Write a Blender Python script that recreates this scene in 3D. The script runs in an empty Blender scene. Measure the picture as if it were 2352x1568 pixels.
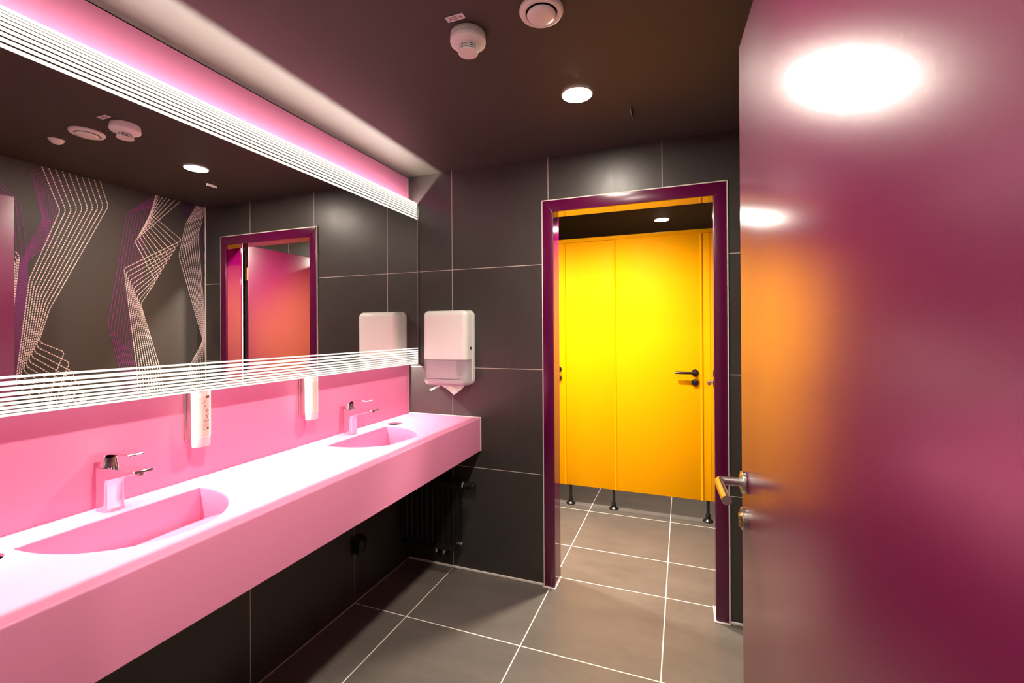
import bpy, bmesh, math, random
from mathutils import Vector, Matrix
PI = math.pi
S = bpy.context.scene
C = S.collection
H = 2.372           # ceiling height
W = 1.986           # right wall
# ------------------------------------------------------------------ camera
def look(cx, cy, cz, yaw, pitch, roll):
    f = Vector((-math.sin(yaw)*math.cos(pitch), math.cos(yaw)*math.cos(pitch), -math.sin(pitch)))
    r = Vector((math.cos(yaw), math.sin(yaw), 0)); u = r.cross(f)
    r2 = r*math.cos(roll)+u*math.sin(roll); u2 = -r*math.sin(roll)+u*math.cos(roll)
    m = Matrix((r2, u2, -f)).transposed().to_4x4(); m.translation = (cx, cy, cz)
    return m
cam = bpy.data.cameras.new('camera'); cam.sensor_fit = 'HORIZONTAL'; cam.sensor_width = 36
cam.lens = 1023.855/2352*36; cam.shift_x = -6.706/2352; cam.shift_y = -29.219/2352
cam.clip_start = .01
co = bpy.data.objects.new('camera', cam); C.objects.link(co)
co.matrix_world = look(1.6046, -2.3727, 1.4143, .3585, -.0036, -.0057)
S.camera = co
# ------------------------------------------------------------------ world, exposure, light levels
wd = bpy.data.worlds.new('world'); S.world = wd; wd.use_nodes = True
wd.node_tree.nodes['Background'].inputs[0].default_value = (.9, .75, .6, 1)
wd.node_tree.nodes['Background'].inputs[1].default_value = .01
S.view_settings.view_transform = 'Standard'; S.view_settings.look = 'None'
S.view_settings.exposure = 0.0; S.view_settings.gamma = 1.0; S.view_settings.use_curve_mapping = False
WARM = (1.0, .88, .75); COOL = (1.0, .91, .79)
SPOT_W = 30.0        # washroom downlights
SPOT2_W = 300.0      # toilet room downlights
LENS_E = 440.0       # downlight lenses
LED_E = 430.0        # upper led strip behind the mirror
LED2_E = 1300.0      # lower led strip behind the mirror
STRIPE_E = 1.35      # lit frosted stripes
# ------------------------------------------------------------------ materials
MATS = {}
def mat(name, col, rough=.5, metal=0.0, **k):
    if name in MATS: return MATS[name]
    m = bpy.data.materials.new(name); m.use_nodes = True
    b = m.node_tree.nodes['Principled BSDF']
    b.inputs['Base Color'].default_value = (*col, 1); b.inputs['Roughness'].default_value = rough
    b.inputs['Metallic'].default_value = metal
    for a, v in k.items():
        i = b.inputs[a.replace('_', ' ')] if a.replace('_', ' ') in b.inputs else b.inputs[a]
        i.default_value = v
    MATS[name] = m
    return m
def emis(name, col, e):
    m = bpy.data.materials.new(name); m.use_nodes = True; t = m.node_tree
    t.nodes.remove(t.nodes['Principled BSDF'])
    n = t.nodes.new('ShaderNodeEmission'); n.inputs[0].default_value = (*col, 1); n.inputs[1].default_value = e
    t.links.new(n.outputs[0], t.nodes['Material Output'].inputs[0]); MATS[name] = m
    return m
class NT:
    def __init__(s, m): s.t = m.node_tree; s.b = s.t.nodes['Principled BSDF']
    def n(s, typ, **k):
        x = s.t.nodes.new(typ)
        for a, v in k.items(): setattr(x, a, v)
        return x
    def math(s, op, a, b=None, c=None):
        x = s.n('ShaderNodeMath', operation=op)
        for i, v in enumerate((a, b, c)):
            if v is None: continue
            if isinstance(v, (int, float)): x.inputs[i].default_value = v
            else: s.t.links.new(v, x.inputs[i])
        return x.outputs[0]
    def link(s, a, b): s.t.links.new(a, b)
def noise_bump(m, scale, strength, dist=.001, detail=4):
    q = NT(m); tc = q.n('ShaderNodeTexCoord'); no = q.n('ShaderNodeTexNoise')
    no.inputs['Scale'].default_value = scale; no.inputs['Detail'].default_value = detail
    q.link(tc.outputs['Object'], no.inputs['Vector'])
    bp = q.n('ShaderNodeBump'); bp.inputs['Strength'].default_value = strength; bp.inputs['Distance'].default_value = dist
    q.link(no.outputs['Fac'], bp.inputs['Height']); q.link(bp.outputs[0], q.b.inputs['Normal'])
    return m
def tile_mat(name, ua, uo, up, va, vo, vp, base, rough, grout, gw, split=None, var=.35, streak=(1, 1, 1), spec=.5, vlim=None):
    """large stone tiles: joints at uo+k*up along axis ua and vo+k*vp along axis va"""
    m = mat(name, base, rough); q = NT(m)
    q.b.inputs['Specular IOR Level'].default_value = spec
    tc = q.n('ShaderNodeTexCoord'); sp = q.n('ShaderNodeSeparateXYZ'); q.link(tc.outputs['Object'], sp.inputs[0])
    def joint(ax, o, p, w):
        d = q.math('SUBTRACT', sp.outputs[ax], o)
        d = q.math('DIVIDE', d, p)
        f = q.math('FRACT', q.math('ADD', d, .5))
        f = q.math('ABSOLUTE', q.math('SUBTRACT', f, .5))
        return q.math('LESS_THAN', q.math('MULTIPLY', f, p), w/2), q.math('FLOOR', d)
    gu, iu = joint(ua, uo, up, gw)
    if split is None: gv, iv = joint(va, vo, vp, gw)
    else:
        pos, vo2 = split
        st = q.math('GREATER_THAN', sp.outputs[va], pos)
        off = q.math('ADD', q.math('MULTIPLY', st, vo2-vo), vo)
        gv, iv = joint(va, off, vp, gw)
    if vlim: gv = q.math('MULTIPLY', gv, q.math('MULTIPLY', q.math('GREATER_THAN', sp.outputs[va], vlim[0]), q.math('LESS_THAN', sp.outputs[va], vlim[1])))
    g = q.math('MAXIMUM', gu, gv)
    # mottled cement look, with its own offset in every tile
    mp = q.n('ShaderNodeMapping'); q.link(tc.outputs['Object'], mp.inputs['Vector']); mp.inputs['Scale'].default_value = streak
    cb = q.n('ShaderNodeCombineXYZ'); q.link(q.math('MULTIPLY', iu, 7.3), cb.inputs[0]); q.link(q.math('MULTIPLY', iv, 3.7), cb.inputs[1])
    q.link(cb.outputs[0], mp.inputs['Location'])
    n1 = q.n('ShaderNodeTexNoise'); n1.inputs['Scale'].default_value = 3.2; n1.inputs['Detail'].default_value = 8; n1.inputs['Roughness'].default_value = .6
    n2 = q.n('ShaderNodeTexNoise'); n2.inputs['Scale'].default_value = 26; n2.inputs['Detail'].default_value = 5
    q.link(mp.outputs[0], n1.inputs['Vector']); q.link(mp.outputs[0], n2.inputs['Vector'])
    s = q.math('ADD', q.math('MULTIPLY', n1.outputs['Fac'], .75), q.math('MULTIPLY', n2.outputs['Fac'], .25))
    s = q.math('ADD', q.math('MULTIPLY', q.math('SUBTRACT', s, .5), 2.4*var), 1.0)
    vm = q.n('ShaderNodeVectorMath', operation='SCALE'); vm.inputs[0].default_value = base; q.link(s, vm.inputs['Scale'])
    mx = q.n('ShaderNodeMix', data_type='RGBA'); q.link(g, mx.inputs['Factor']); q.link(vm.outputs[0], mx.inputs['A']); mx.inputs['B'].default_value = (*grout, 1)
    q.link(mx.outputs['Result'], q.b.inputs['Base Color'])
    r = q.math('ADD', q.math('MULTIPLY', n2.outputs['Fac'], .12), rough-.06)
    q.link(q.math('MAXIMUM', r, q.math('MULTIPLY', g, .8)), q.b.inputs['Roughness'])
    bp = q.n('ShaderNodeBump'); bp.inputs['Strength'].default_value = .15; bp.inputs['Distance'].default_value = .0015
    q.link(q.math('SUBTRACT', n2.outputs['Fac'], q.math('MULTIPLY', g, 1.0)), bp.inputs['Height']); q.link(bp.outputs[0], q.b.inputs['Normal'])
    return m
WALLC = (.046, .039, .036)
GROUT = (.62, .53, .47)
M_back = tile_mat('wall_tile_back', 0, .3155, .6, 2, .611, .584, WALLC, .38, GROUT, .0032, streak=(1.6, 1, .7), vlim=(.3, 2.3))
M_side = tile_mat('wall_tile_side', 1, -.4886, .6, 2, .611, .584, WALLC, .38, GROUT, .0032, streak=(1, 1.6, .7), vlim=(.3, 2.3))
M_floor = tile_mat('floor_tile', 0, .3155, .6, 1, -.4905, .6, (.130, .112, .096), .42, (.86, .78, .68), .0052, split=(.3, .4942), var=.45, streak=(.8, 1.7, 1))
M_ceil = noise_bump(mat('ceiling_paint', (.058, .047, .038), .62), 900, .05)
M_pink = noise_bump(mat('pink_solid_surface', (.84, .285, .48), .42), 500, .02, .0003)
M_purple = noise_bump(mat('purple_door_laminate', (.15, .001, .052), .5, Specular_IOR_Level=0.0, Coat_Weight=1.0, Coat_Roughness=.27, Coat_IOR=2.25), 700, .25, .0006, 3)
M_frame = mat('purple_frame_paint', (.10, .001, .040), .30, Specular_IOR_Level=0.0, Coat_Weight=1.0, Coat_Roughness=.20, Coat_IOR=1.6)
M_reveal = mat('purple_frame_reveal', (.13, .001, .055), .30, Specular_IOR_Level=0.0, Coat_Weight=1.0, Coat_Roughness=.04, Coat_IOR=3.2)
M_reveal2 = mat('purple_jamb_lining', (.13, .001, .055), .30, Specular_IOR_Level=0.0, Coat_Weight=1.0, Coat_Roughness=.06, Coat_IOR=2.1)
M_bead = mat('white_sealant', (.80, .72, .66), .6)
M_yellow = noise_bump(mat('yellow_laminate', (.96, .415, .0005), .55, Specular_IOR_Level=.05), 400, .03, .0004)
M_white = mat('white_plastic', (.90, .88, .84), .28)
M_whitem = mat('white_matt_plastic', (.90, .87, .83), .5)
M_black = mat('black_plastic', (.012, .010, .010), .25)
M_blackm = mat('black_enamel', (.010, .009, .009), .35)
M_dark = mat('recess_shade', (.004, .004, .004), .9)  # near-black puts shade into waste holes and vent gap; also the sensor core
M_chrome = mat('chrome', (.86, .85, .86), .06, 1.0)
M_steel = noise_bump(mat('brushed_steel', (.62, .59, .55), .27, 1.0), 300, .03, .0003)
M_brass = mat('brass', (.80, .55, .22), .3, 1.0)
M_mirror = mat('mirror_silver', (.90, .88, .86), .0, 1.0)
M_alu = mat('aluminium', (.75, .73, .70), .3, 1.0)
M_led = emis('led_strip', COOL, LED_E); M_led2 = emis('lower_led_strip', COOL, LED2_E)
M_stripe = emis('lit_frosted_glass', (1.0, .90, .78), STRIPE_E)
M_lens = emis('downlight_lens', WARM, LENS_E)
M_paper = mat('paper', (.86, .82, .78), .9)
M_print = mat('brown_print', (.16, .07, .04), .7)
M_printl = mat('faint_print', (.55, .34, .27), .7)
M_bottle = mat('milky_plastic', (.88, .82, .76), .35, Subsurface_Weight=.3, Subsurface_Radius=(.01, .008, .006))
M_label = mat('bottle_label', (.86, .68, .58), .5)
M_nozzle = mat('clear_nozzle', (.9, .85, .85), .3, Transmission_Weight=.35)
M_window = mat('smoked_window', (.52, .48, .54), .15, Alpha=.5)
M_text = mat('grey_lettering', (.30, .20, .20), .8)
# ------------------------------------------------------------------ mesh helpers
def bmn(): return bmesh.new()
def merge(bm, tmp, mi=0):
    for f in tmp.faces: f.material_index = mi
    me = bpy.data.meshes.new('t'); tmp.to_mesh(me); tmp.free(); bm.from_mesh(me); bpy.data.meshes.remove(me)
def box(bm, x0, x1, y0, y1, z0, z1, bev=0, mi=0, seg=2):
    t = bmn(); bmesh.ops.create_cube(t, size=1)
    for v in t.verts: v.co = Vector(((x0+x1)/2+v.co.x*(x1-x0), (y0+y1)/2+v.co.y*(y1-y0), (z0+z1)/2+v.co.z*(z1-z0)))
    if bev: bmesh.ops.bevel(t, geom=list(t.edges), offset=bev, segments=seg, affect='EDGES', profile=.5)
    merge(bm, t, mi)
def loops(bm, rings, cap0=True, cap1=True, mi=0, closed=True):
    """skin a list of equally long point rings"""
    t = bmn(); R = [[t.verts.new(p) for p in r] for r in rings]; n = len(rings[0])
    for a, b in zip(R, R[1:]):
        for i in range(n if closed else n-1):
            j = (i+1) % n
            try: t.faces.new((a[i], a[j], b[j], b[i]))
            except ValueError: pass
    if cap0: t.faces.new(list(reversed(R[0])))
    if cap1: t.faces.new(R[-1])
    bmesh.ops.remove_doubles(t, verts=t.verts, dist=1e-7)
    bmesh.ops.recalc_face_normals(t, faces=t.faces)
    merge(bm, t, mi)
AX = {'X': (Vector((0, 1, 0)), Vector((0, 0, 1)), Vector((1, 0, 0))), 'Y': (Vector((0, 0, 1)), Vector((1, 0, 0)), Vector((0, 1, 0))), 'Z': (Vector((1, 0, 0)), Vector((0, 1, 0)), Vector((0, 0, 1)))}
def lathe(bm, prof, c, ax='Z', seg=40, mi=0, caps=(True, True)):
    """prof: (radius, distance along axis)"""
    e1, e2, e3 = AX[ax]; c = Vector(c)
    loops(bm, [[c+e3*h+(e1*math.cos(2*PI*k/seg)+e2*math.sin(2*PI*k/seg))*max(r, 1e-5) for k in range(seg)] for r, h in prof], caps[0], caps[1], mi)
def cyl(bm, c, r, h0, h1, ax='Z', seg=32, bev=0, mi=0):
    p = [(r, h0), (r, h1)] if not bev else [(r-bev, h0), (r-bev*.3, h0+bev*.3), (r, h0+bev), (r, h1-bev), (r-bev*.3, h1-bev*.3), (r-bev, h1)]
    lathe(bm, p, c, ax, seg, mi)
def tube(bm, pts, r, seg=16, mi=0):
    pts = [Vector(p) for p in pts]; rings = []; prev = None
    for i, p in enumerate(pts):
        d = ((pts[min(i+1, len(pts)-1)]-p).normalized()+(p-pts[max(i-1, 0)]).normalized()).normalized()
        a = prev if prev is not None else (Vector((0, 0, 1)) if abs(d.z) < .9 else Vector((1, 0, 0)))
        a = (a-d*a.dot(d)).normalized(); b = d.cross(a); prev = a
        rr = r[i] if isinstance(r, (list, tuple)) else r
        k = 1.0
        if 0 < i < len(pts)-1:
            k = 1/max(.5, math.cos(((pts[i+1]-p).angle(p-pts[i-1]))/2))
        rings.append([p+(a*math.cos(2*PI*j/seg)+b*math.sin(2*PI*j/seg))*rr*(1 if k == 1 else 1) for j in range(seg)])
    loops(bm, rings, mi=mi)
def rrect(x0, x1, z0, z1, r, n=8):
    o = []
    for cx, cz, a0 in ((x1-r, z1-r, 0), (x0+r, z1-r, 90), (x0+r, z0+r, 180), (x1-r, z0+r, 270)):
        for k in range(n+1):
            a = math.radians(a0+90*k/n); o.append((cx+r*math.cos(a), cz+r*math.sin(a)))
    return o
def pillow(bm, x0, x1, z0, z1, rc, y0, y1, rb, n=8, mi=0):
    """rounded slab: outline in XZ, from y0 (back) to y1 (front, rounded by rb)"""
    sg = -1 if y1 < y0 else 1; rings = []
    rings.append([(x, y0, z) for x, z in rrect(x0, x1, z0, z1, rc, n)])
    for k in range(n+1):
        a = PI/2*k/n; i = rb*(1-math.cos(a)); y = y1-sg*rb+sg*rb*math.sin(a)
        rings.append([(x, y, z) for x, z in rrect(x0+i, x1-i, z0+i, z1-i, max(rc-i, .004), n)])
    loops(bm, rings, mi=mi)
OFF = {}
def wloc(o): return OFF.get(o.name, Vector((0, 0, 0)))
def obj(name, bm, m, parent=None, smooth=35, loc=None):
    """ONE mesh object; geometry in bm is given in world coordinates"""
    off = wloc(parent) if parent is not None else (Vector(loc) if loc is not None else Vector((0, 0, 0)))
    if off.length: bmesh.ops.translate(bm, verts=bm.verts, vec=-off)
    me = bpy.data.meshes.new(name); bm.normal_update(); bm.to_mesh(me); bm.free()
    for x in (m if isinstance(m, (list, tuple)) else [m]): me.materials.append(x)
    if smooth:
        for p in me.polygons: p.use_smooth = True
        me.set_sharp_from_angle(angle=math.radians(smooth))
    o = bpy.data.objects.new(name, me); C.objects.link(o)
    if parent is not None: o.parent = parent
    elif loc is not None: o.location = loc
    OFF[o.name] = off
    return o
def tag(o, label, cat, group=None, kind=None):
    o['label'] = label; o['category'] = cat
    if group: o['group'] = group
    if kind: o['kind'] = kind
    return o
def thing(name, label, cat, loc, group=None, kind=None):
    o = bpy.data.objects.new(name, None); C.objects.link(o); o.location = loc; o.empty_display_size = .05
    OFF[o.name] = Vector(loc)
    return tag(o, label, cat, group, kind)
def dup(root, loc, label):
    r = root.copy(); C.objects.link(r); r.location = loc; r['label'] = label; OFF[r.name] = Vector(loc)
    for ch in list(root.children):
        c = ch.copy(); C.objects.link(c); c.parent = r
        for gch in list(ch.children):
            d = gch.copy(); C.objects.link(d); d.parent = c
    return r
def struct(name, bm, m, label, cat, smooth=0): return tag(obj(name, bm, m, smooth=smooth), label, cat, kind='structure')
# ------------------------------------------------------------------ the rooms
NEAR = -2.12; ZC_ = .9055; DOOR_X0, DOOR_X1, DOOR_Z = .93, 1.757, 2.075     # opening in the back wall
b = bmn(); box(b, -.75, 2.2, -3.5, 2.7, -.1, 0); struct('floor', b, M_floor, 'grey stone tiled floor with pale grout running through both rooms', 'floor')
b = bmn(); box(b, -.75, 2.2, -3.5, 2.7, H, H+.1); struct('ceiling', b, M_ceil, 'dark brown painted ceiling over the washroom', 'ceiling')
b = bmn(); box(b, -.12, 0, -3.5, 0, 0, H); struct('wall_left', b, M_side, 'black tiled wall under the pink washbasin counter', 'wall')
b = bmn()
box(b, -.75, DOOR_X0, 0, .113, 0, H); box(b, DOOR_X1, 2.2, 0, .113, 0, H); box(b, DOOR_X0, DOOR_X1, 0, .113, DOOR_Z, H)
struct('wall_back', b, M_back, 'black tiled wall with the purple framed doorway to the toilets', 'wall')
b = bmn(); box(b, W, W+.12, -3.5, 0, 0, H); struct('wall_right', b, M_side, 'dark wall carrying the line pattern seen in the mirror', 'wall')
b = bmn(); box(b, 0, .72, NEAR-.1, NEAR, 0, H); box(b, 1.84, W, NEAR-.1, NEAR, 0, H); box(b, .72, 1.84, NEAR-.1, NEAR, 2.14, H)
struct('wall_near', b, M_back, 'black tiled wall beside the washroom entrance', 'wall')
b = bmn(); box(b, 0, W, -3.62, -3.5, 0, H); struct('wall_corridor', b, noise_bump(mat('corridor_paint', (.50, .46, .42), .7), 300, .05), 'pale wall closing the corridor outside the entrance', 'wall')  # unseen wall; its pale paint is set to brighten steel reflections
b = bmn(); box(b, 1.92, 2.04, .113, 2.7, 0, H); struct('wall_toilet_right', b, M_side, 'dark tiled wall of the toilet room beside its open door', 'wall')
b = bmn(); box(b, -.75, -.63, .113, 2.7, 0, H); struct('wall_toilet_left', b, M_side, 'dark tiled wall at the far side of the toilet room', 'wall')
b = bmn(); box(b, -.75, 2.04, 2.6, 2.72, 0, H); struct('wall_toilet_back', b, M_back, 'dark tiled wall behind the yellow toilet cubicles', 'wall')
# pale sealant lines of the room
b = bmn(); box(b, .003, .879, -.007, -.0002, .0, .013, .003); struct('baseboard_back', b, M_bead, 'pale sealant line where the back wall meets the floor', 'sealant line')
b = bmn(); box(b, 1.816, W, -.007, -.0002, .0, .013, .003); struct('baseboard_corner', b, M_bead, 'short pale sealant line right of the purple door frame', 'sealant line')
b = bmn(); box(b, .0002, .006, NEAR, -.003, .0, .007, .002)
struct('baseboard_left', b, mat('grey_sealant', (.40, .33, .30), .6), 'thin sealant line along the floor under the counter', 'sealant line')
b = bmn(); box(b, W-.009, W-.0002, -.009, -.0002, .0, H, .003); struct('trim_1', b, M_bead, 'white corner bead between mural wall and tiled wall', 'corner bead')
# ------------------------------------------------------------------ door frame to the toilets
fr = thing('door_frame', 'purple steel frame around the doorway to the yellow toilets', 'door frame', (1.348, 0, 0), kind='structure')
def frame_prof(parent):
    X0, X1, ZT = .886, 1.808, 2.126; x0, x1, zt = .945, 1.750, 2.064
    # front architrave faces, mitred, with rounded arrises
    for nm, pts in (('jamb', [(X0, 0), (x0, 0), (x0, zt), (X0, ZT)]), ('jamb', [(x1, 0), (X1, 0), (X1, ZT), (x1, zt)]), ('head', [(X0, ZT), (x0, zt), (x1, zt), (X1, ZT)])):
        q = bmn()
        t = bmn(); f = t.faces.new([t.verts.new((x, -.013, z)) for x, z in pts])
        r = bmesh.ops.extrude_face_region(t, geom=[f]); bmesh.ops.translate(t, verts=[v for v in r['geom'] if isinstance(v, bmesh.types.BMVert)], vec=(0, .013, 0))
        bmesh.ops.recalc_face_normals(t, faces=t.faces)
        bmesh.ops.bevel(t, geom=[e for e in t.edges if all(v.co.y < -.01 for v in e.verts)], offset=.003, segments=3, affect='EDGES', profile=.5)
        merge(q, t)
        obj(nm, q, M_frame, parent)
        # lining through the wall, with a rebate on the toilet side
        q = bmn()
        if nm == 'jamb' and pts[0][0] == X0: box(q, .931, x0, -.004, .113, .002, zt); box(q, .900, .931, .1132, .124, .002, zt+.04, .003)
        elif nm == 'jamb': box(q, x1, 1.756, -.004, .085, .002, zt); box(q, 1.756, 1.7565, .085, .113, .002, zt); box(q, 1.757, 1.80, .1132, .124, .002, zt+.04, .003)
        else: box(q, .931, 1.756, -.004, .113, zt, 2.0745); box(q, .905, 1.80, .1132, .124, 2.076, 2.11, .003)
        obj('lining', q, M_reveal if nm == 'head' else M_reveal2, parent)
    q = bmn()
    for y0, y1, w in ((-.009, -.0003, .0065),):
        box(q, X0-w, X0, y0, y1, 0, ZT+w, .002); box(q, X1, X1+w+.001, y0, y1, 0, ZT+w, .002); box(q, X0-w, X1+w, y0, y1, ZT, ZT+w, .002)
    box(q, X0-.005, x0+.006, -.022, -.012, .0, .007, .002); box(q, x0, x0+.007, -.016, .113, 0, .007, .002)
    box(q, x1-.006, X1+.005, -.022, -.012, .0, .007, .002); box(q, x1-.007, x1, -.016, .113, 0, .007, .002)
    box(q, 1.7572, 1.7632, .1245, .131, .002, 2.06, .001, seg=1)  # pale strip stands in for the lit rebate edge, not sealant
    s = obj('sealant_line', q, M_bead, parent); s['label'] = 'white sealant line, plus a pale strip painted as a lit jamb edge'
frame_prof(fr)
# ------------------------------------------------------------------ pink back panel, counter with two moulded basins
b = bmn(); box(b, .0005, .008, NEAR+.002, -.003, .9057, H-.0035, .001, seg=1)
tag(obj('wall_panel', b, M_pink), 'glossy pink panel on the wall behind the lit mirror', 'wall panel', kind='structure')
b = bmn(); box(b, .0082, .0105, -.0055, -.0003, ZC_ + .005, H-.003, 0); struct('trim_2', b, M_bead, 'upright sealant line at the end of the pink wall panel', 'sealant line')
ZC, ZB, XF = .9055, .7115, .4985
ct = thing('washbasin_counter', 'long pink counter with two moulded washbasins along the left wall', 'counter', (0.25, -1.05, ZB))
BAS = (-1.581, -.590); BX0, BDX, BDY, BDEP = .116, .298, .219, .108
def dshape(yc, grow=0.0, n=40):
    p = []
    for k in range(n+1):                       # front arc, from far end to near end
        a = PI/2-PI*k/n
        p.append((BX0-grow+(BDX+2*grow)*max(0, math.cos(a))**.92, yc+(BDY+grow)*math.sin(a)))
    m = 14
    for k in range(1, m): p.append((BX0-grow, yc-(BDY+grow)+2*(BDY+grow)*k/m))
    return p
HOLES = ((.118, -.297), (.126, -1.862)); HR = .0405
def circ(cx, cy, r, n=36): return [(cx+r*math.cos(2*PI*k/n), cy+r*math.sin(2*PI*k/n)) for k in range(n)]
b = bmn(); t = bmn(); EDG = []
def ring2(bm_, pts, z):
    vs = [bm_.verts.new((x, y, z)) for x, y in pts]; return [bm_.edges.new((vs[i], vs[(i+1) % len(vs)])) for i in range(len(vs))]
Y0, Y1 = NEAR+.003, -.003; RB = .006
for yc in BAS: EDG += ring2(t, dshape(yc, .004), ZC)
for hx, hy in HOLES: EDG += ring2(t, circ(hx, hy, HR+.003), ZC)
EDG += ring2(t, [(.0012, Y0), (XF-RB, Y0), (XF-RB, Y1), (.0012, Y1)], ZC)
bmesh.ops.triangle_fill(t, use_beauty=True, use_dissolve=False, edges=EDG)
for f in t.faces:
    f.normal_update()
    if f.normal.z < 0: f.normal_flip()
merge(b, t)
prof = [(XF-RB+RB*math.sin(PI/2*k/6), ZC-RB+RB*math.cos(PI/2*k/6)) for k in range(7)]+[(XF, ZB+.002), (XF-.002, ZB), (.0012, ZB)]
loops(b, [[(x, Y0, z) for x, z in prof], [(x, Y1, z) for x, z in prof]], False, False, closed=False)
obj('worktop', b, M_pink, ct)
for yc in BAS:
    b = bmn(); o_ = dshape(yc, .004); i_ = dshape(yc)
    fl = lambda x: ZC-BDEP+(x-BX0)/BDX*BDEP*.985
    mid = lambda a, c, s: tuple(u+(v-u)*s for u, v in zip(a, c))
    R0 = [(x, y, ZC) for x, y in o_]; R1 = [(*mid(p, q, .6), ZC-.0012) for p, q in zip(o_, i_)]; R2 = [(x, y, min(ZC-.004, ZC-.004)) for x, y in i_]
    R3 = [(x, y, min(fl(x), ZC-.0045)) for x, y in i_]
    loops(b, [R0, R1, R2, R3], False, True)
    for f in b.faces:
        if abs(f.normal.z) > .3 and f.normal.z < 0: pass
    o = obj('basin', b, M_pink, ct, smooth=40)
for hx, hy in HOLES:
    b = bmn()
    loops(b, [[(x, y, z) for x, y in circ(hx, hy, r)] for r, z in ((HR+.003, ZC), (HR+.0009, ZC-.0009), (HR, ZC-.003), (HR, ZC-.009))], False, False)
    loops(b, [[(x, y, z) for x, y in circ(hx, hy, r)] for r, z in ((HR+.012, ZC-.009), (HR+.012, ZB+.004))], False, True, mi=1)  # sleeve coloured near-black to stand in for shade down the hole
    o = obj('waste_hole', b, [M_pink, M_dark], ct); o['label'] = 'round hole in the counter for waste'
b = bmn(); box(b, .0087, XF+.004, -.0035, -.0003, ZC-.001, ZC+.0035, .001, seg=1); box(b, XF-.001, XF+.004, -.006, -.0003, ZB, ZC+.002, .001, seg=1)
s = obj('sealant_line', b, M_bead, ct); s['label'] = 'white sealant line, plus a pale strip painted as a lit jamb edge'
# ------------------------------------------------------------------ lit mirror
MX = .0834; MT, MB = 2.2, 1.2137; MY0, MY1 = NEAR+.04, -.011
mi = thing('lit_mirror', 'wide wall mirror with glowing frosted stripes at top and bottom', 'mirror', (MX, -1.05, MB))
b = bmn(); box(b, MX-.005, MX, MY0, MY1, MB, MT); obj('mirror_glass', b, M_mirror, mi, smooth=0)
for z0, z1, m_ in ((MB+.001, 1.70, mat('weak_bounce_backing', (.12, .11, .12), .8)), (1.70, MT-.001, mat('strong_bounce_backing', (.40, .37, .40), .8))):  # unseen backing, paler above to bounce more LED light onto the wall
    b = bmn(); box(b, MX-.0065, MX-.0052, MY0, MY1-.001, z0, z1); obj('bounce_backing', b, m_, mi, smooth=0)
b = bmn(); box(b, .0085, .046, MY0+.03, MY1-.05, MB+.11, MT-.11, .004); obj('housing', b, M_whitem, mi)
b = bmn(); box(b, .0085, .030, MY0+.02, MY1-.010, MT-.058, MT-.042)
hs = obj('led_channel', b, M_alu, mi, smooth=0)
b = bmn(); b.faces.new([b.verts.new(p) for p in ((.0305, MY0+.03, MT-.056), (.0305, MY1-.012, MT-.056), (.0305, MY1-.012, MT-.044), (.0305, MY0+.03, MT-.044))])
obj('led_strip', b, M_led, hs, smooth=0)
# lower channel shines straight down, wall-side lip added to block light
LZ = MB+.039
b = bmn(); box(b, .0085, .042, MY0+.02, MY1-.010, LZ+.0005, LZ+.014); box(b, .0270, .0292, MY0+.02, MY1-.010, LZ-.0375, LZ+.0005)
hs = obj('led_channel', b, mat('dark_aluminium', (.03, .03, .03), .6), mi, smooth=0)
b = bmn(); b.faces.new([b.verts.new(p) for p in ((.0294, MY0+.03, LZ), (.0324, MY0+.03, LZ), (.0324, MY1-.012, LZ), (.0294, MY1-.012, LZ))])
obj('led_strip', b, M_led2, hs, smooth=0)
gt = [(.0105, .0012), (.0180, .0014), (.0272, .0018), (.0375, .0024), (.0490, .0028), (.0615, .0032), (.0745, .0036), (.0885, .0042)]
gb = [(.0075, .0015), (.0162, .0019), (.0262, .0027), (.0366, .0031), (.0475, .0036), (.0602, .0041), (.0732, .0041), (.0884, .0055)]
gt = [(c, w*1.12+.0003) for c, w in gt]; gb = [(c, w*1.08+.0003) for c, w in gb]
def stripes(gaps, end, f):
    e = [0.0]
    for c, w in gaps: e += [c-w/2, c+w/2]
    e.append(end)
    for k in range(0, len(e), 2):
        z0, z1 = sorted((f(e[k]), f(e[k+1])))
        q = bmn(); box(q, MX+.0001, MX+.0006, MY0, MY1-.003, z0, z1); obj('light_stripe', q, M_stripe, mi, smooth=0)
stripes(gt, .1015, lambda d: MT-d); stripes(gb, .098, lambda d: MB+d)
b = bmn(); box(b, MX-.012, MX+.0006, MY1-.003, MY1+.004, MB, MT); obj('edge_trim', b, M_alu, mi, smooth=0)
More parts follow.
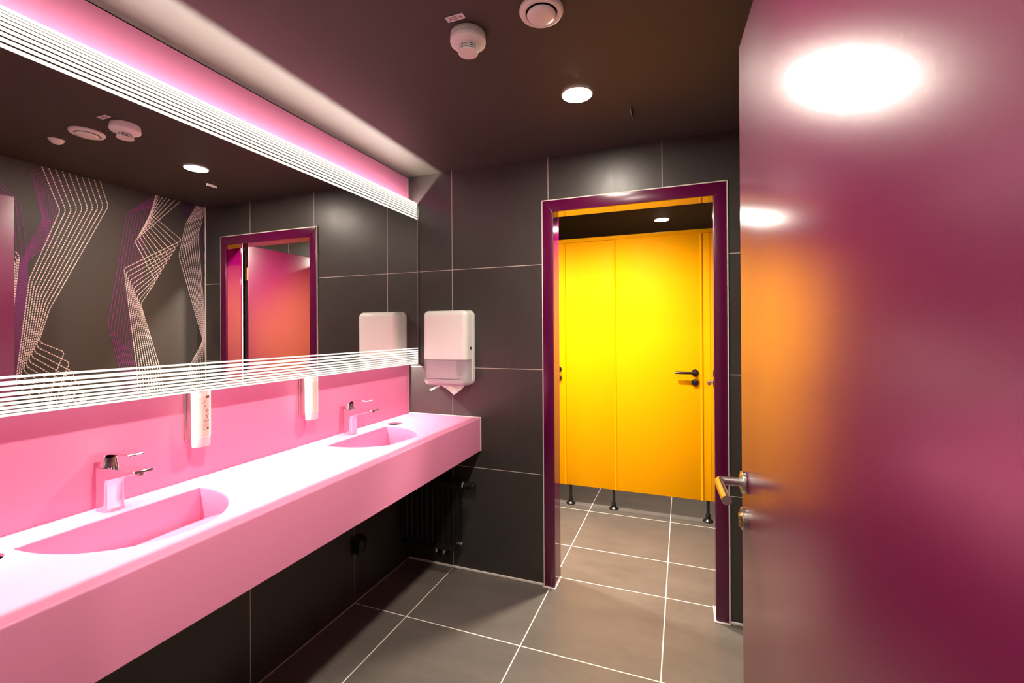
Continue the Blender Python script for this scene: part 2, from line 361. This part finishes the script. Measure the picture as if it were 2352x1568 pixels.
# ------------------------------------------------------------------ soap dispensers
def ell(yc, xc, a, c, z, n=40): return [(xc+c*math.sin(2*PI*k/n), yc+a*math.cos(2*PI*k/n), z) for k in range(n)]
def soap(loc, label):
    t = thing('soap_dispenser', label, 'soap dispenser', loc, 'soap dispensers under the mirror')
    x, y, z = loc
    q = bmn(); box(q, x+.0005, x+.006, y-.023, y+.023, z+.018, z+.192, .002)
    box(q, x+.006, x+.033, y-.020, y-.017, z+.02, z+.185, .001, seg=1); box(q, x+.006, x+.033, y+.017, y+.020, z+.02, z+.185, .001, seg=1)
    obj('bracket', q, M_steel, t)
    xc = x+.052
    q = bmn(); loops(q, [ell(y, xc, .029, .0235, z+.031), ell(y, xc, .0295, .024, z+.034), ell(y, xc, .0295, .024, z+.186), ell(y, xc, .028, .0225, z+.192), ell(y, xc, .018, .016, z+.195)])
    bt = obj('bottle', q, M_bottle, t)
    q = bmn(); loops(q, [ell(y, xc, .020, .016, z+.0), ell(y, xc, .0275, .0222, z+.0012), ell(y, xc, .0285, .0232, z+.004), ell(y, xc, .0285, .0232, z+.0305)])
    obj('nozzle_cover', q, M_nozzle, t)
    def patch(q, u0, u1, z0, z1, off, mi=0, n=8, sl=0.0):        # u: angle on the bottle, 0 = facing the room
        P = []; z0 += .010; z1 += .010; u0 -= .24; u1 -= .24
        for zz in (z0, z1):
            P.append([(xc+(.024+off)*math.cos(u0+(u1-u0)*k/n), y+(.0295+off)*math.sin(u0+(u1-u0)*k/n), z+zz+sl*k/n) for k in range(n+1)])
        t_ = bmn(); V = [[t_.verts.new(p) for p in r] for r in P]
        for k in range(n): t_.faces.new((V[0][k], V[0][k+1], V[1][k+1], V[1][k]))
        merge(q, t_, mi)
    q = bmn(); patch(q, -.55, .95, .026, .160, .0002); lb = obj('label', q, M_label, bt, smooth=60); lb['label'] = 'printed bottle label'
    q = bmn()
    patch(q, .25, .72, .1555, .1635, .0004)                     # dark tab at the top
    for k in range(9):                                          # swoosh of the maker's mark and its thin word
        patch(q, -.10+.05*k, -.05+.05*k, .138+.0075*math.sin(k/8*PI*.55), .1395+.0075*math.sin(k/8*PI*.55), .0004, 0, 2)
    patch(q, .0, .75, .1375, .1387, .0004, 1)
    for u, zz, s in ((.10, .1275, .0035), (.22, .1225, .0025), (.04, .1175, .002), (.62, .1255, .002)): patch(q, u, u+s*40*.7, zz, zz+s, .0004, 0, 2)
    for k in range(7): patch(q, .42-.26*math.sin(PI*(k+.5)/7), .42+.26*math.sin(PI*(k+.5)/7), .1065+.0018*k, .1083+.0018*k, .0004, 1, 4)   # flower head
    for u, zz, w in ((.50, .098, .11), (.30, .093, .09), (.40, .0885, .05)):
        for k in range(4): patch(q, u-w*(1-k/4.2), u+w*(1-k/4.2), zz+.0016*k, zz+.0016*(k+1), .0004, 0, 2)                                 # drops
    for zz, u0, u1, m_ in ((.0832, .1, .55, 1), (.0795, .02, .62, 0), (.0762, -.08, .68, 0), (.0700, .08, .52, 1), (.0672, -.04, .64, 1), (.0644, -.12, .70, 1), (.0616, .02, .6, 1), (.0585, -.1, .7, 1)):
        u = u0
        while u < u1:                                           # small illegible print
            w = random.uniform(.03, .08); patch(q, u, min(u+w, u1), zz, zz+.0016, .0004, m_, 1); u += w+.02
    patch(q, .32, .64, .0515, .0555, .0004, 0); patch(q, .32, .64, .0475, .0513, .0004, 1); patch(q, -.05, .14, .0478, .0535, .0004, 1)
    obj('print', q, [M_print, M_printl], lb, smooth=0)
    return t
random.seed(4)
sd = soap((.0082, -1.320, 1.024), 'white soap dispenser with brown print above the near washbasin')
dup(sd, (.0082, -.833, 1.024), 'white soap dispenser beside the far tap, nearer the towel dispenser')
# ------------------------------------------------------------------ taps
def faucet(loc, label):
    t = thing('faucet', label, 'tap', loc, 'chrome taps on the counter'); x, y, z = loc
    # body: upright rounded block
    def sec(x0, x1, hw, zz, r=.010, tilt=0): return [(a, y+c, zz+tilt*(a-x)) for a, c in rrect(x0, x1, -hw, hw, r, 6)]
    q = bmn()
    loops(q, [sec(x-.026, x+.026, .025, z+.0), sec(x-.026, x+.026, .025, z+.003), sec(x-.0255, x+.025, .0248, z+.03), sec(x-.0255, x+.0245, .0245, z+.072), sec(x-.0255, x+.029, .0245, z+.092), sec(x-.0255, x+.044, .0245, z+.106), sec(x-.0255, x+.05, .0245, z+.117), sec(x-.0255, x+.05, .0245, z+.124)])
    bd = obj('body', q, M_chrome, t, smooth=50)
    # spout: flat broad tongue reaching over the basin, thinner at its tip
    q = bmn(); R = []
    for s in [i/12 for i in range(13)]:
        xx = x+.020+.130*s; top = z+.125+.004*s; th = .026*(1-s)**1.1+.0095; hw = .0245-.0005*s
        if s == 1: th *= .75; hw *= .97
        R.append([(xx, y+a, c) for a, c in rrect(-hw, hw, top-th, top, min(.004, th*.4), 4)])
    R.append([(R[-1][0][0]+.0022, y+(a-y)*.96, z+.1235+(c-z-.1235)*.55) for _, a, c in R[-1]])
    loops(q, R); obj('spout', q, M_chrome, t, smooth=50)
    q = bmn(); cyl(q, (x+.136, y, z+.1135), .0105, 0, .009, 'Z', 24); obj('aerator', q, M_steel, t)
    # cartridge neck and lever
    q = bmn(); lathe(q, [(.0225, 0), (.0215, .006), (.019, .012), (.0185, .028)], (x-.002, y, z+.1245), 'Z', 36); obj('cartridge_neck', q, M_chrome, t, smooth=50)
    q = bmn(); R = []
    for s in [i/14 for i in range(15)]:
        xx = x-.027+.147*s; top = z+.158+.014*math.sin(min(1, s*1.5)*PI/2)-.004*max(0, s-.5); th = .024 if s < .10 else max(.0048, .024*(1-(s-.1)/.30)**1.2 if s < .4 else .0048)
        hw = .0215 if s < .6 else .0215-.003*(s-.6)/.4
        if s == 0: th *= .8; hw *= .86; top -= .002
        R.append([(xx, y+a, c) for a, c in rrect(-hw, hw, top-th, top, min(.005, th*.4), 4)])
    zc_ = sum(p[2] for p in R[-1])/len(R[-1]); R.append([(R[-1][0][0]+.0015, y+(a-y)*.95, zc_+(c-zc_)*.45) for _, a, c in R[-1]])
    loops(q, R); obj('lever', q, M_chrome, t, smooth=50)
    return t
fa = faucet((.056, -1.577, ZC), 'chrome lever tap over the near washbasin')
dup(fa, (.056, -.583, ZC), 'chrome lever tap over the far washbasin')
# ------------------------------------------------------------------ paper towel dispenser on the back wall
td = thing('towel_dispenser', 'white paper towel dispenser on the black tiles beside the mirror', 'towel dispenser', (.318, 0, 1.094))
TX0, TX1, TZ0, TZ1, TS = .175, .461, 1.094, 1.531, 1.249
def half(lo, hi, y1=-.112, shrink=0, rb=.030):
    q = bmn(); pillow(q, TX0+shrink, TX1-shrink, TZ0+shrink, TZ1-shrink, .030, -.030, y1+shrink, rb, 10)
    for zz, up in ((lo, False), (hi, True)):
        if zz is None: continue
        r = bmesh.ops.bisect_plane(q, geom=list(q.verts)+list(q.edges)+list(q.faces), plane_co=(0, 0, zz), plane_no=(0, 0, 1), clear_outer=up, clear_inner=not up)
    return q
b = bmn(); pillow(b, TX0-.002, TX1+.002, TZ0+.002, TZ1+.002, .032, -.0005, -.034, .006, 8); obj('back_shell', b, M_white, td, smooth=50)
q = half(TS, None); cv = obj('cover', q, mat('glossy_white_plastic', (.90, .88, .84), .10), td, smooth=50)
q = half(None, TS-.0015, -.111, .001); w_ = obj('window', q, M_window, td, smooth=50); w_['label'] = 'smoky translucent lower window'
b = bmn(); box(b, TX0+.014, TX1-.075, -.088, -.036, TZ0+.042, TZ0+.16); obj('paper_stack', b, M_paper, td, smooth=0)
b = bmn(); box(b, TX0+.008, TX1-.03, -.092, -.036, TZ0+.010, TZ0+.036, .006); obj('outlet_lip', b, M_whitem, td)
b = bmn(); lathe(b, [(.0085, -.0010), (.0085, .0012), (.006, .0017), (.005, .0008)], (.4612, -.050, 1.313), 'X', 20)
lk = obj('lock', b, M_black, td); lk['label'] = 'small round black lock'
b = bmn()
def sheet(pts):
    t = bmn(); f = t.faces.new([t.verts.new(p) for p in pts]); r = bmesh.ops.extrude_face_region(t, geom=[f])
    n = f.normal.copy() if f.normal.length else Vector((0, 1, 0)); f.normal_update(); n = f.normal
    bmesh.ops.translate(t, verts=[v for v in r['geom'] if isinstance(v, bmesh.types.BMVert)], vec=n*.0012); bmesh.ops.recalc_face_normals(t, faces=t.faces); merge(b, t)
zt = TZ0-.002
sheet([(.268, -.075, zt+.006), (.345, -.080, zt+.006), (.398, -.088, 1.062), (.372, -.092, 1.045), (.322, -.088, 1.078)])
sheet([(.345, -.080, zt+.006), (.425, -.062, zt+.004), (.412, -.066, 1.078), (.398, -.088, 1.062)])
sheet([(.268, -.075, zt+.006), (.207, -.090, 1.068), (.222, -.093, 1.064), (.275, -.086, zt-.004)])
tag(obj('paper_towel', b, M_paper, smooth=0), 'folded white paper towel hanging from the towel dispenser', 'paper towel')
# ------------------------------------------------------------------ radiator under the counter end
ra = thing('radiator', 'black panel radiator on the wall below the end of the counter', 'radiator', (.21, -.07, .135))
rx0, rx1, rz0, rz1 = .030, .385, .150, .545
b = bmn(); prof = []
n = 10; pit = (rx1-rx0)/n
for k in range(n):
    x0 = rx0+k*pit; prof += [(x0, -.098), (x0+.005, -.098), (x0+.010, -.106), (x0+pit-.009, -.106), (x0+pit-.004, -.098)]
prof.append((rx1, -.098)); prof += [(rx1, -.092), (rx0, -.092)]
loops(b, [[(x, y, z) for x, y in prof] for z in (rz0+.03, rz1-.03)]); box(b, rx0, rx1, -.106, -.092, rz0, rz0+.031, .003); box(b, rx0, rx1, -.106, -.092, rz1-.031, rz1, .003)
obj('front_panel', b, M_blackm, ra, smooth=30)
b = bmn(); box(b, rx0, rx1, -.044, -.030, rz0, rz1, .003); obj('rear_panel', b, M_blackm, ra)
b = bmn(); box(b, rx1, rx1+.004, -.104, -.032, rz0+.004, rz1-.002, .001, seg=1); obj('side_panel', b, M_blackm, ra)
b = bmn(); box(b, rx0-.004, rx0, -.104, -.032, rz0+.004, rz1-.002, .001, seg=1); obj('side_panel', b, M_blackm, ra)
b = bmn()
for k in range(24): box(b, rx0+.006+k*.0147, rx0+.012+k*.0147, -.094, -.042, rz1-.006, rz1-.001)
box(b, rx0, rx1, -.104, -.094, rz1-.004, rz1+.004, .001, seg=1); box(b, rx0, rx1, -.040, -.032, rz1-.004, rz1+.004, .001, seg=1); obj('top_grille', b, M_blackm, ra)
b = bmn(); tube(b, [(rx1+.002, -.068, rz1-.022), (rx1+.030, -.068, rz1-.022)], .009, 16); cyl(b, (0, -.068, rz1-.022), .0135, rx1+.016, rx1+.028, 'X', 6); vb = obj('valve', b, M_black, ra)
b = bmn(); cyl(b, (0, -.068, rz1-.022), .0165, rx1+.029, rx1+.036, 'X', 24); rg = obj('valve_ring', b, M_white, vb); rg['label'] = 'white ring'
b = bmn(); cyl(b, (0, -.068, rz1-.022), .018, rx1+.036, rx1+.060, 'X', 24, .003); cyl(b, (0, -.068, rz1-.022), .0205, rx1+.060, rx1+.106, 'X', 24, .004); obj('thermostat_head', b, M_black, vb)
b = bmn(); cyl(b, (0, -.068, rz0+.035), .011, rx1+.003, rx1+.018, 'X', 6); cyl(b, (0, -.068, rz0+.035), .006, rx1+.018, rx1+.026, 'X', 12); p_ = obj('drain_plug', b, M_chrome, ra); p_['label'] = 'chrome drain plug'
for xx in (.235, .285):
    b = bmn(); cyl(b, (xx, -.068, 0), .009, .112, rz0+.003, 'Z', 12); cyl(b, (xx, -.068, 0), .013, .118, .134, 'Z', 6); p_ = obj('pipe_fitting', b, M_chrome, ra); p_['label'] = 'chrome pipe nut'
    b = bmn(); tube(b, [(xx, -.068, .113), (xx, -.060, .098), (xx, -.045, .09), (xx, -.0005, .09)], .007, 12); obj('pipe', b, M_black, ra)
for xx in (.07, .34):
    b = bmn(); box(b, xx, xx+.03, -.030, -.0003, .25, .45); obj('wall_bracket', b, M_blackm, ra)
b = bmn(); box(b, .0003, .012, -.516, -.446, .262, .348, .003); box(b, .012, .046, -.512, -.450, .266, .344, .004); box(b, .046, .050, -.508, -.454, .30, .340, .001)
tag(obj('wall_socket', b, M_black), 'small black wall socket on the tiles under the counter', 'wall socket')
# ------------------------------------------------------------------ ceiling fittings
def downlight(loc, label, power, cone=142, blend=.8):
    x, y, z = loc; t = thing('downlight', label, 'ceiling light', loc, 'round ceiling downlights')
    q = bmn(); lathe(q, [(.0635, -.0002), (.0635, -.003), (.0620, -.0050), (.0590, -.0052), (.0585, -.0003)], loc, 'Z', 48, caps=(False, False)); obj('trim_ring', q, M_white, t)
    q = bmn(); lathe(q, [(.0584, -.0003), (.0584, -.0040), (.0560, -.0056), (.030, -.0062), (.0, -.0064)], loc, 'Z', 40, caps=(True, False)); obj('lens', q, M_lens, t)
    l = bpy.data.lights.new('lamp_beam', 'SPOT'); l.energy = power; l.color = WARM; l.shadow_soft_size = .042; l.spot_size = math.radians(cone); l.spot_blend = blend
    lo = bpy.data.objects.new('lamp_beam', l); C.objects.link(lo); lo.parent = t; lo.location = (0, 0, -.012)
    return t
downlight((1.212, -.590, H), 'round lit downlight in the dark ceiling in front of the doorway', SPOT_W)
downlight((1.212, -1.75, H), 'round lit downlight above the washroom entrance', SPOT_W*1.7)
downlight((1.25, -2.85, H), 'added unseen downlight in the corridor outside the entrance', SPOT_W*1.2, 70, 1)  # lamp added out of view so the steel handle reflects brighter
downlight((1.446, 1.71, H), 'small lit downlight seen above the yellow toilet cubicle', SPOT2_W*.5, 125, 1)
downlight((1.18, .34, H), 'downlight just inside the toilet room before the yellow door', SPOT2_W, 158, 1)
downlight((.16, .36, H), 'downlight at the far left of the toilet room', SPOT2_W, 158, 1)
# exhaust valve
ev = thing('exhaust_vent', 'round white exhaust air valve on the ceiling', 'air vent', (1.217, -1.097, H))
b = bmn(); lathe(b, [(.066, -.0003), (.0665, -.006), (.063, -.012), (.056, -.0145), (.049, -.013), (.0465, -.008), (.0465, -.0004)], (1.217, -1.097, H), 'Z', 56, caps=(False, False)); obj('ring', b, M_white, ev, smooth=60)
b = bmn(); lathe(b, [(.046, -.0006), (.046, -.002)], (1.217, -1.097, H), 'Z', 40); obj('duct_shade', b, M_dark, ev)
b = bmn(); lathe(b, [(.012, -.002), (.012, -.012), (.042, -.013), (.0435, -.016), (.041, -.020), (.028, -.023), (.0, -.0245)], (1.217, -1.097, H), 'Z', 48, caps=(True, False)); obj('disc', b, M_white, ev, smooth=60)
# smoke detector
dx, dy = .963, -1.078
sm = thing('smoke_detector', 'white smoke detector with slotted nose beside the number tag', 'smoke detector', (dx, dy, H)); dc = (dx, dy, H)
b = bmn(); lathe(b, [(.0545, -.0003), (.056, -.003), (.057, -.0175)], dc, 'Z', 56); obj('base', b, M_whitem, sm)
b = bmn(); lathe(b, [(.0545, -.0175), (.0545, -.0195)], dc, 'Z', 56); lathe(b, [(.057, -.0195), (.0575, -.026), (.0565, -.031), (.052, -.035), (.036, -.0395), (.0310, -.041)], dc, 'Z', 56); obj('body', b, M_whitem, sm, smooth=30)
b = bmn(); lathe(b, [(.0265, -.041), (.0265, -.0585)], dc, 'Z', 40); cr = obj('sensor_core', b, M_dark, sm)
b = bmn()
for zz in (-.0425, -.0482, -.0538): lathe(b, [(.0272, zz+.001), (.0302, zz+.001), (.0302, zz-.0012), (.0272, zz-.0012)], dc, 'Z', 40, caps=(False, False))
for k in range(12):
    a = 2*PI*k/12; t_ = bmn(); bmesh.ops.create_cube(t_, size=1)
    for v in t_.verts: v.co = Vector((.0287+v.co.x*.0032, v.co.y*.002, -.0497+v.co.z*.018))
    bmesh.ops.transform(t_, matrix=Matrix.Translation(dc) @ Matrix.Rotation(a, 4, 'Z'), verts=t_.verts); merge(b, t_)
obj('cage', b, M_whitem, sm)
b = bmn(); lathe(b, [(.0295, -.0585), (.0318, -.0595), (.0322, -.0615), (.031, -.0632), (.0, -.0636)], dc, 'Z', 48, caps=(True, False)); obj('nose_cap', b, M_whitem, sm)
b = bmn(); t_ = bmn(); f = t_.faces.new([t_.verts.new((dx+u, dy+v, H-.0396+((math.hypot(u, v)-.034)*.31))) for u, v in ((-.018, -.046), (.002, -.047), (.002, -.034), (-.014, -.033))]); bmesh.ops.solidify(t_, geom=t_.faces, thickness=.0006); merge(b, t_)
st = obj('sticker', b, mat('pink_sticker', (.62, .42, .40), .6), sm); st['label'] = 'small pinkish sticker'
# number tag 208/4
tg = thing('number_tag', 'small white tag reading 208/4 stuck on the dark ceiling', 'tag', (.9605, -1.161, H))
b = bmn(); box(b, .931, .991, -1.1725, -1.1495, H-.0016, H-.0002); obj('plate', b, M_white, tg, smooth=0)
fc = bpy.data.curves.new('digits', 'FONT'); fc.body = '208/4'; fc.size = .0205; fc.align_x = 'CENTER'; fc.align_y = 'CENTER'; fc.extrude = .0002
tmp = bpy.data.objects.new('digits_tmp', fc); C.objects.link(tmp); bpy.context.view_layer.update()
me = bpy.data.meshes.new_from_object(tmp.evaluated_get(bpy.context.evaluated_depsgraph_get())); bpy.data.objects.remove(tmp)
me.transform(Matrix(((1, 0, 0, 0), (0, -1, 0, .0), (0, 0, -1, -.0019), (0, 0, 0, 1)))); me.materials.append(M_text)
o = bpy.data.objects.new('digits', me); C.objects.link(o); o.parent = tg; o['label'] = 'grey digits 208/4'
# motion sensor seen in the mirror, black panel near the doorway with its tag
b = bmn(); lathe(b, [(.031, -.0003), (.031, -.003), (.027, -.007), (.022, -.015), (.013, -.021), (.0, -.023)], (1.46, -1.102, H), 'Z', 32, caps=(True, False))
tag(obj('motion_sensor', b, M_white), 'small white dome motion sensor seen only in the mirror', 'motion sensor')
ap = thing('ceiling_tag', 'slim upright tag under the ceiling right of the downlight, white on its mirror side', 'tag', (1.406, -.362, H))
b = bmn(); box(b, 1.4047, 1.4075, -.402, -.322, H-.020, H-.0003, .0005, seg=1); obj('holder', b, M_blackm, ap)
b = bmn(); box(b, 1.4035, 1.4046, -.398, -.327, H-.019, H-.003); o = obj('plate', b, M_white, ap, smooth=0)
# ------------------------------------------------------------------ printed mural on the right wall
MURAL = [
    (10, 1, [(-0.937, 2.368), (-0.857, 2.132), (-0.989, 1.717), (-1.046, 1.125), (-0.628, 0.726), (-0.682, 0.588)], [(-0.664, 2.368), (-0.622, 2.22), (-0.904, 1.554), (-0.952, 1.364), (-0.838, 1.302), (-0.881, 1.174)], [1, 1, 1, 1, 1, 1]),
    (10, 2, [(-0.918, 2.368), (-0.982, 2.329), (-0.931, 2.067), (-1.023, 1.812), (-1.037, 1.69), (-1.085, 1.187)], [(-0.8, 2.28), (-0.87, 2.157), (-0.911, 1.928), (-0.998, 1.815), (-0.997, 1.694), (-1.032, 1.182)], [1, 1, 1, 1, 1, 1]),
    (5, 2, [(-1.151, 2.183), (-1.095, 2.153), (-1.081, 1.898), (-1.071, 1.71)], [(-1.103, 2.226), (-1.026, 2.124), (-1.005, 1.916), (-0.999, 1.718)], [1, 1, 1, 1]),
    (8, 1, [(-1.095, 1.895), (-1.029, 1.847), (-1.042, 1.689), (-1.085, 1.187)], [(-1.12, 1.74), (-1.089, 1.715), (-1.091, 1.567), (-1.129, 1.191)], [1, 1, 1, 1]),
    (9, 2, [(-0.353, 2.368), (-0.521, 2.195), (-0.624, 1.472), (-0.563, 1.185)], [(-0.347, 2.277), (-0.379, 2.276), (-0.503, 1.295), (-0.474, 1.177)], [1, 1, 1, 1]),
    (10, 1, [(-0.349, 2.368), (-0.375, 2.225), (-0.176, 2.086), (-0.538, 1.834), (-0.466, 1.177)], [(-0.187, 2.368), (-0.477, 2.026), (-0.35, 1.77), (-0.443, 1.606), (-0.325, 1.165)], [2.2, 1, 1, 1, 1]),
    (10, 1, [(-0.07, 2.368), (-0.149, 2.214), (-0.197, 1.969), (-0.025, 1.35), (-0.12, 1.17)], [(-0.009, 2.368), (-0.035, 2.244), (-0.062, 2.146), (-0.004, 1.443), (-0.004, 1.242)], [1, 1, 1, 1, 1]),
    (2, 1, [(-0.013, 2.352), (-0.124, 2.262)], [(-0.013, 2.303), (-0.145, 2.227)], [1, 1]),
    (6, 3, [(-0.16, 2.368), (-0.16, 2.258)], [(-0.124, 2.368), (-0.124, 2.262)], [1, 1]),
    (4, 3, [(-0.033, 2.215), (-0.01, 1.838)], [(-0.011, 2.249), (-0.007, 2.035)], [1, 1]),
]
b = bmn(); box(b, W-.0016, W-.0003, -1.98, -.010, .02, H-.002)
t = bmn(); rnd = random.Random(2)
def strip(p, q, w, mi, x):
    d = (q-p); L = d.length
    if L < .002: return
    d /= L; nrm = Vector((0, -d.z, d.y))*w/2
    f = t.faces.new([t.verts.new((x, a.y, a.z)) for a in (p-nrm, q-nrm, q+nrm, p+nrm)]); f.material_index = mi
for gi, (n, mi_, A, B, pw) in enumerate(MURAL):
    for k in range(n):
        s = k/(n-1); P = []
        for (ya, za), (yb, zb), e in zip(A, B, pw):
            u = s**e; P.append(Vector((0, ya+(yb-ya)*u, za+(zb-za)*u)))
        if .9 < P[-1].z < 1.26 or P[-1].z < .8:                  # carry the strands on down to the skirting
            d_ = P[-1]-P[-2]; d_ = Vector((0, d_.y*.45, d_.z)); P.append(P[-1]+d_*((P[-1].z-.10)/-d_.z) if d_.z < -.05 else P[-1]+Vector((0, 0, -.3)))
        # soften the bends
        Q = [P[0]]
        for i in range(1, len(P)-1):
            c = .012; a_ = (P[i-1]-P[i]); d_ = (P[i+1]-P[i])
            Q += [P[i]+a_.normalized()*min(c, a_.length*.3), P[i]+d_.normalized()*min(c, d_.length*.3)]
        Q.append(P[-1])
        x = W-.0018-.00004*(gi*12+k) if mi_ != 1 else W-.0030-.00003*(gi*12+k)
        wd_ = .0052 if mi_ == 1 else .0046; ph = rnd.random()*.014
        for p, q in zip(Q, Q[1:]):
            L = (q-p).length; pos = -ph
            if L < 1e-6: continue
            while pos < L:
                a_, c_ = max(0, pos), min(L, pos+.0105)
                if c_ > a_:
                    pa, pc = p+(q-p)*(a_/L), p+(q-p)*(c_/L)
                    if max(pa.z, pc.z) < H-.003 and min(pa.z, pc.z) > .03 and max(pa.y, pc.y) < -.0102: strip(pa, pc, wd_, mi_, x)
                pos += .0145
            ph = (L-pos) % .0145
me = bpy.data.meshes.new('t'); t.to_mesh(me); t.free(); b.from_mesh(me); bpy.data.meshes.remove(me)
M_mw = noise_bump(mat('mural_ground', (.058, .050, .044), .55), 700, .1)
tag(obj('wall_mural', b, [M_mw, mat('mural_pale_line', (.96, .80, .75), .6), mat('mural_purple_line', (.25, .04, .22), .6), mat('mural_violet_line', (.08, .015, .12), .6)], smooth=0),
    'dark wall covering with dashed pink and purple line pattern, reflected in the mirror', 'wall covering')
# ------------------------------------------------------------------ entrance door, open, in the right foreground
hx, hy = 1.790, -2.085
def leaf(name, label, loc, ang, wid, hgt, hz, m_leaf, sx):
    """local frame: +x from hinge to free edge, +y the face seen here"""
    t = bpy.data.objects.new(name, None); C.objects.link(t); t.location = loc; t.rotation_euler = (0, 0, ang); OFF[t.name] = Vector((0, 0, 0))
    tag(t, label, 'door', kind='structure')
    q = bmn(); box(q, 0, wid, -.040, 0, .008, hgt, .0025, seg=3); obj('door_leaf', q, m_leaf, t)
    hxp = wid-.052
    q = bmn(); cyl(q, (hxp, 0, hz), .0262, .0003, .010, 'Y', 40, .0012); ro = obj('rosette', q, M_steel, t)
    q = bmn(); cyl(q, (hxp, 0, hz), .0125, .010, .014, 'Y', 24); tube(q, [(hxp, .012, hz), (hxp, .049, hz), (hxp-.0035, .0565, hz), (hxp-.0115, .060, hz), (hxp-.135*sx, .060, hz)], .0102, 24); obj('lever', q, M_steel, ro, smooth=40)
    q = bmn(); lathe(q, [(.0262, .0003), (.0262, .009), (.025, .0102), (.0105, .0102), (.0105, .006)], (hxp, 0, hz-.086), 'Y', 40, caps=(True, True)); ks = obj('lock_rosette', q, M_steel, t)
    q = bmn(); box(q, hxp-.0045, hxp+.0045, .006, .016, hz-.106, hz-.084, .002); cyl(q, (hxp, 0, hz-.080), .0085, .006, .016, 'Y', 20); obj('lock_cylinder', q, M_brass, ks)
    q = bmn(); box(q, wid-.0002, wid+.0016, -.031, -.009, hz-.16, hz+.08, .0005, seg=1); obj('latch_plate', q, M_steel, t)
    q = bmn()
    for zz in (.24, hgt-.28): cyl(q, (-.008, -.004, 0), .008, zz, zz+.10, 'Z', 16); box(q, -.004, .0, -.03, -.002, zz, zz+.10)
    obj('hinge', q, M_brass if sx < 1 else M_steel, t)
    return t
dv = Vector((1.741, -1.143, 0))-Vector((hx, hy, 0))
leaf('door_1', 'open purple entrance door with steel lever handle in the right foreground', (hx, hy, 0), math.atan2(dv.y, dv.x), dv.length, 2.110, 1.052, M_purple, 1.0)
leaf('door_2', 'open door leaf of the toilet room, its face seen in the mirror', (1.832, .236, 0), math.radians(90.0), .80, 2.110, 1.052, M_purple, .97)
# ------------------------------------------------------------------ yellow toilet cubicles
SY = 1.19; Z0, Z1 = .155, 2.148
cb = thing('toilet_cubicle', 'bright yellow toilet cubicle front on black feet seen through the doorway', 'toilet cubicle', (1.2, SY, 0))
def panel(nm, x0, x1, y0, y1, z0=Z0, z1=Z1-.022, par=cb):
    q = bmn(); box(q, x0, x1, y0, y1, z0, z1, .0015); return obj(nm, q, M_yellow, par)
panel('pilaster_panel', .712, 1.110, SY, SY+.030); d1 = panel('cubicle_door', 1.118, 1.738, SY-.004, SY+.026); panel('pilaster_panel', 1.744, 1.915, SY, SY+.030)
d0 = panel('cubicle_door', .075, .704, SY-.004, SY+.026); panel('pilaster_panel', -.625, .069, SY, SY+.030)
q = bmn(); box(q, -.625, 1.915, SY-.008, SY+.034, Z1-.024, Z1+.006, .003); obj('top_rail', q, M_yellow, cb)
for xx in (.708, 1.114, 1.741):
    q = bmn(); cyl(q, (xx-.0015, SY-.001, 0), .0095, Z0, Z1-.024, 'Z', 16); obj('edge_profile', q, M_yellow, cb)
q = bmn(); box(q, 1.795, 1.7985, SY-.003, SY+.001, Z0, Z1-.024, .001, seg=1); obj('edge_profile', q, M_yellow, cb)
for xx in (.745, 1.092, 1.776, .03):
    q = bmn(); cyl(q, (xx, SY+.014, 0), .0115, .012, Z0+.001, 'Z', 20); lathe(q, [(.037, .0003), (.037, .004), (.033, .010), (.022, .017), (.0165, .026), (.0165, .052), (.012, .054)], (xx, SY+.014, 0), 'Z', 32); obj('foot', q, M_black, cb)
for dr, xe in ((d1, 1.693), (d0, .654)):
    hz = 1.094
    q = bmn(); cyl(q, (xe, SY-.004, hz), .0255, -.009, -.0003, 'Y', 32, .002); tube(q, [(xe, SY-.010, hz), (xe, SY-.042, hz), (xe-.006, SY-.050, hz), (xe-.016, SY-.053, hz), (xe-.115, SY-.053, hz), (xe-.138, SY-.051, hz)], [.0095, .0095, .0095, .0095, .0095, .0085], 16); obj('handle', q, M_black, dr, smooth=40)
    q = bmn(); lathe(q, [(.0255, -.0003), (.0255, -.009), (.022, -.017), (.012, -.022), (.0, -.023)], (xe, SY-.004, hz-.072), 'Y', 32, caps=(True, False)); obj('lock_knob', q, M_black, dr)
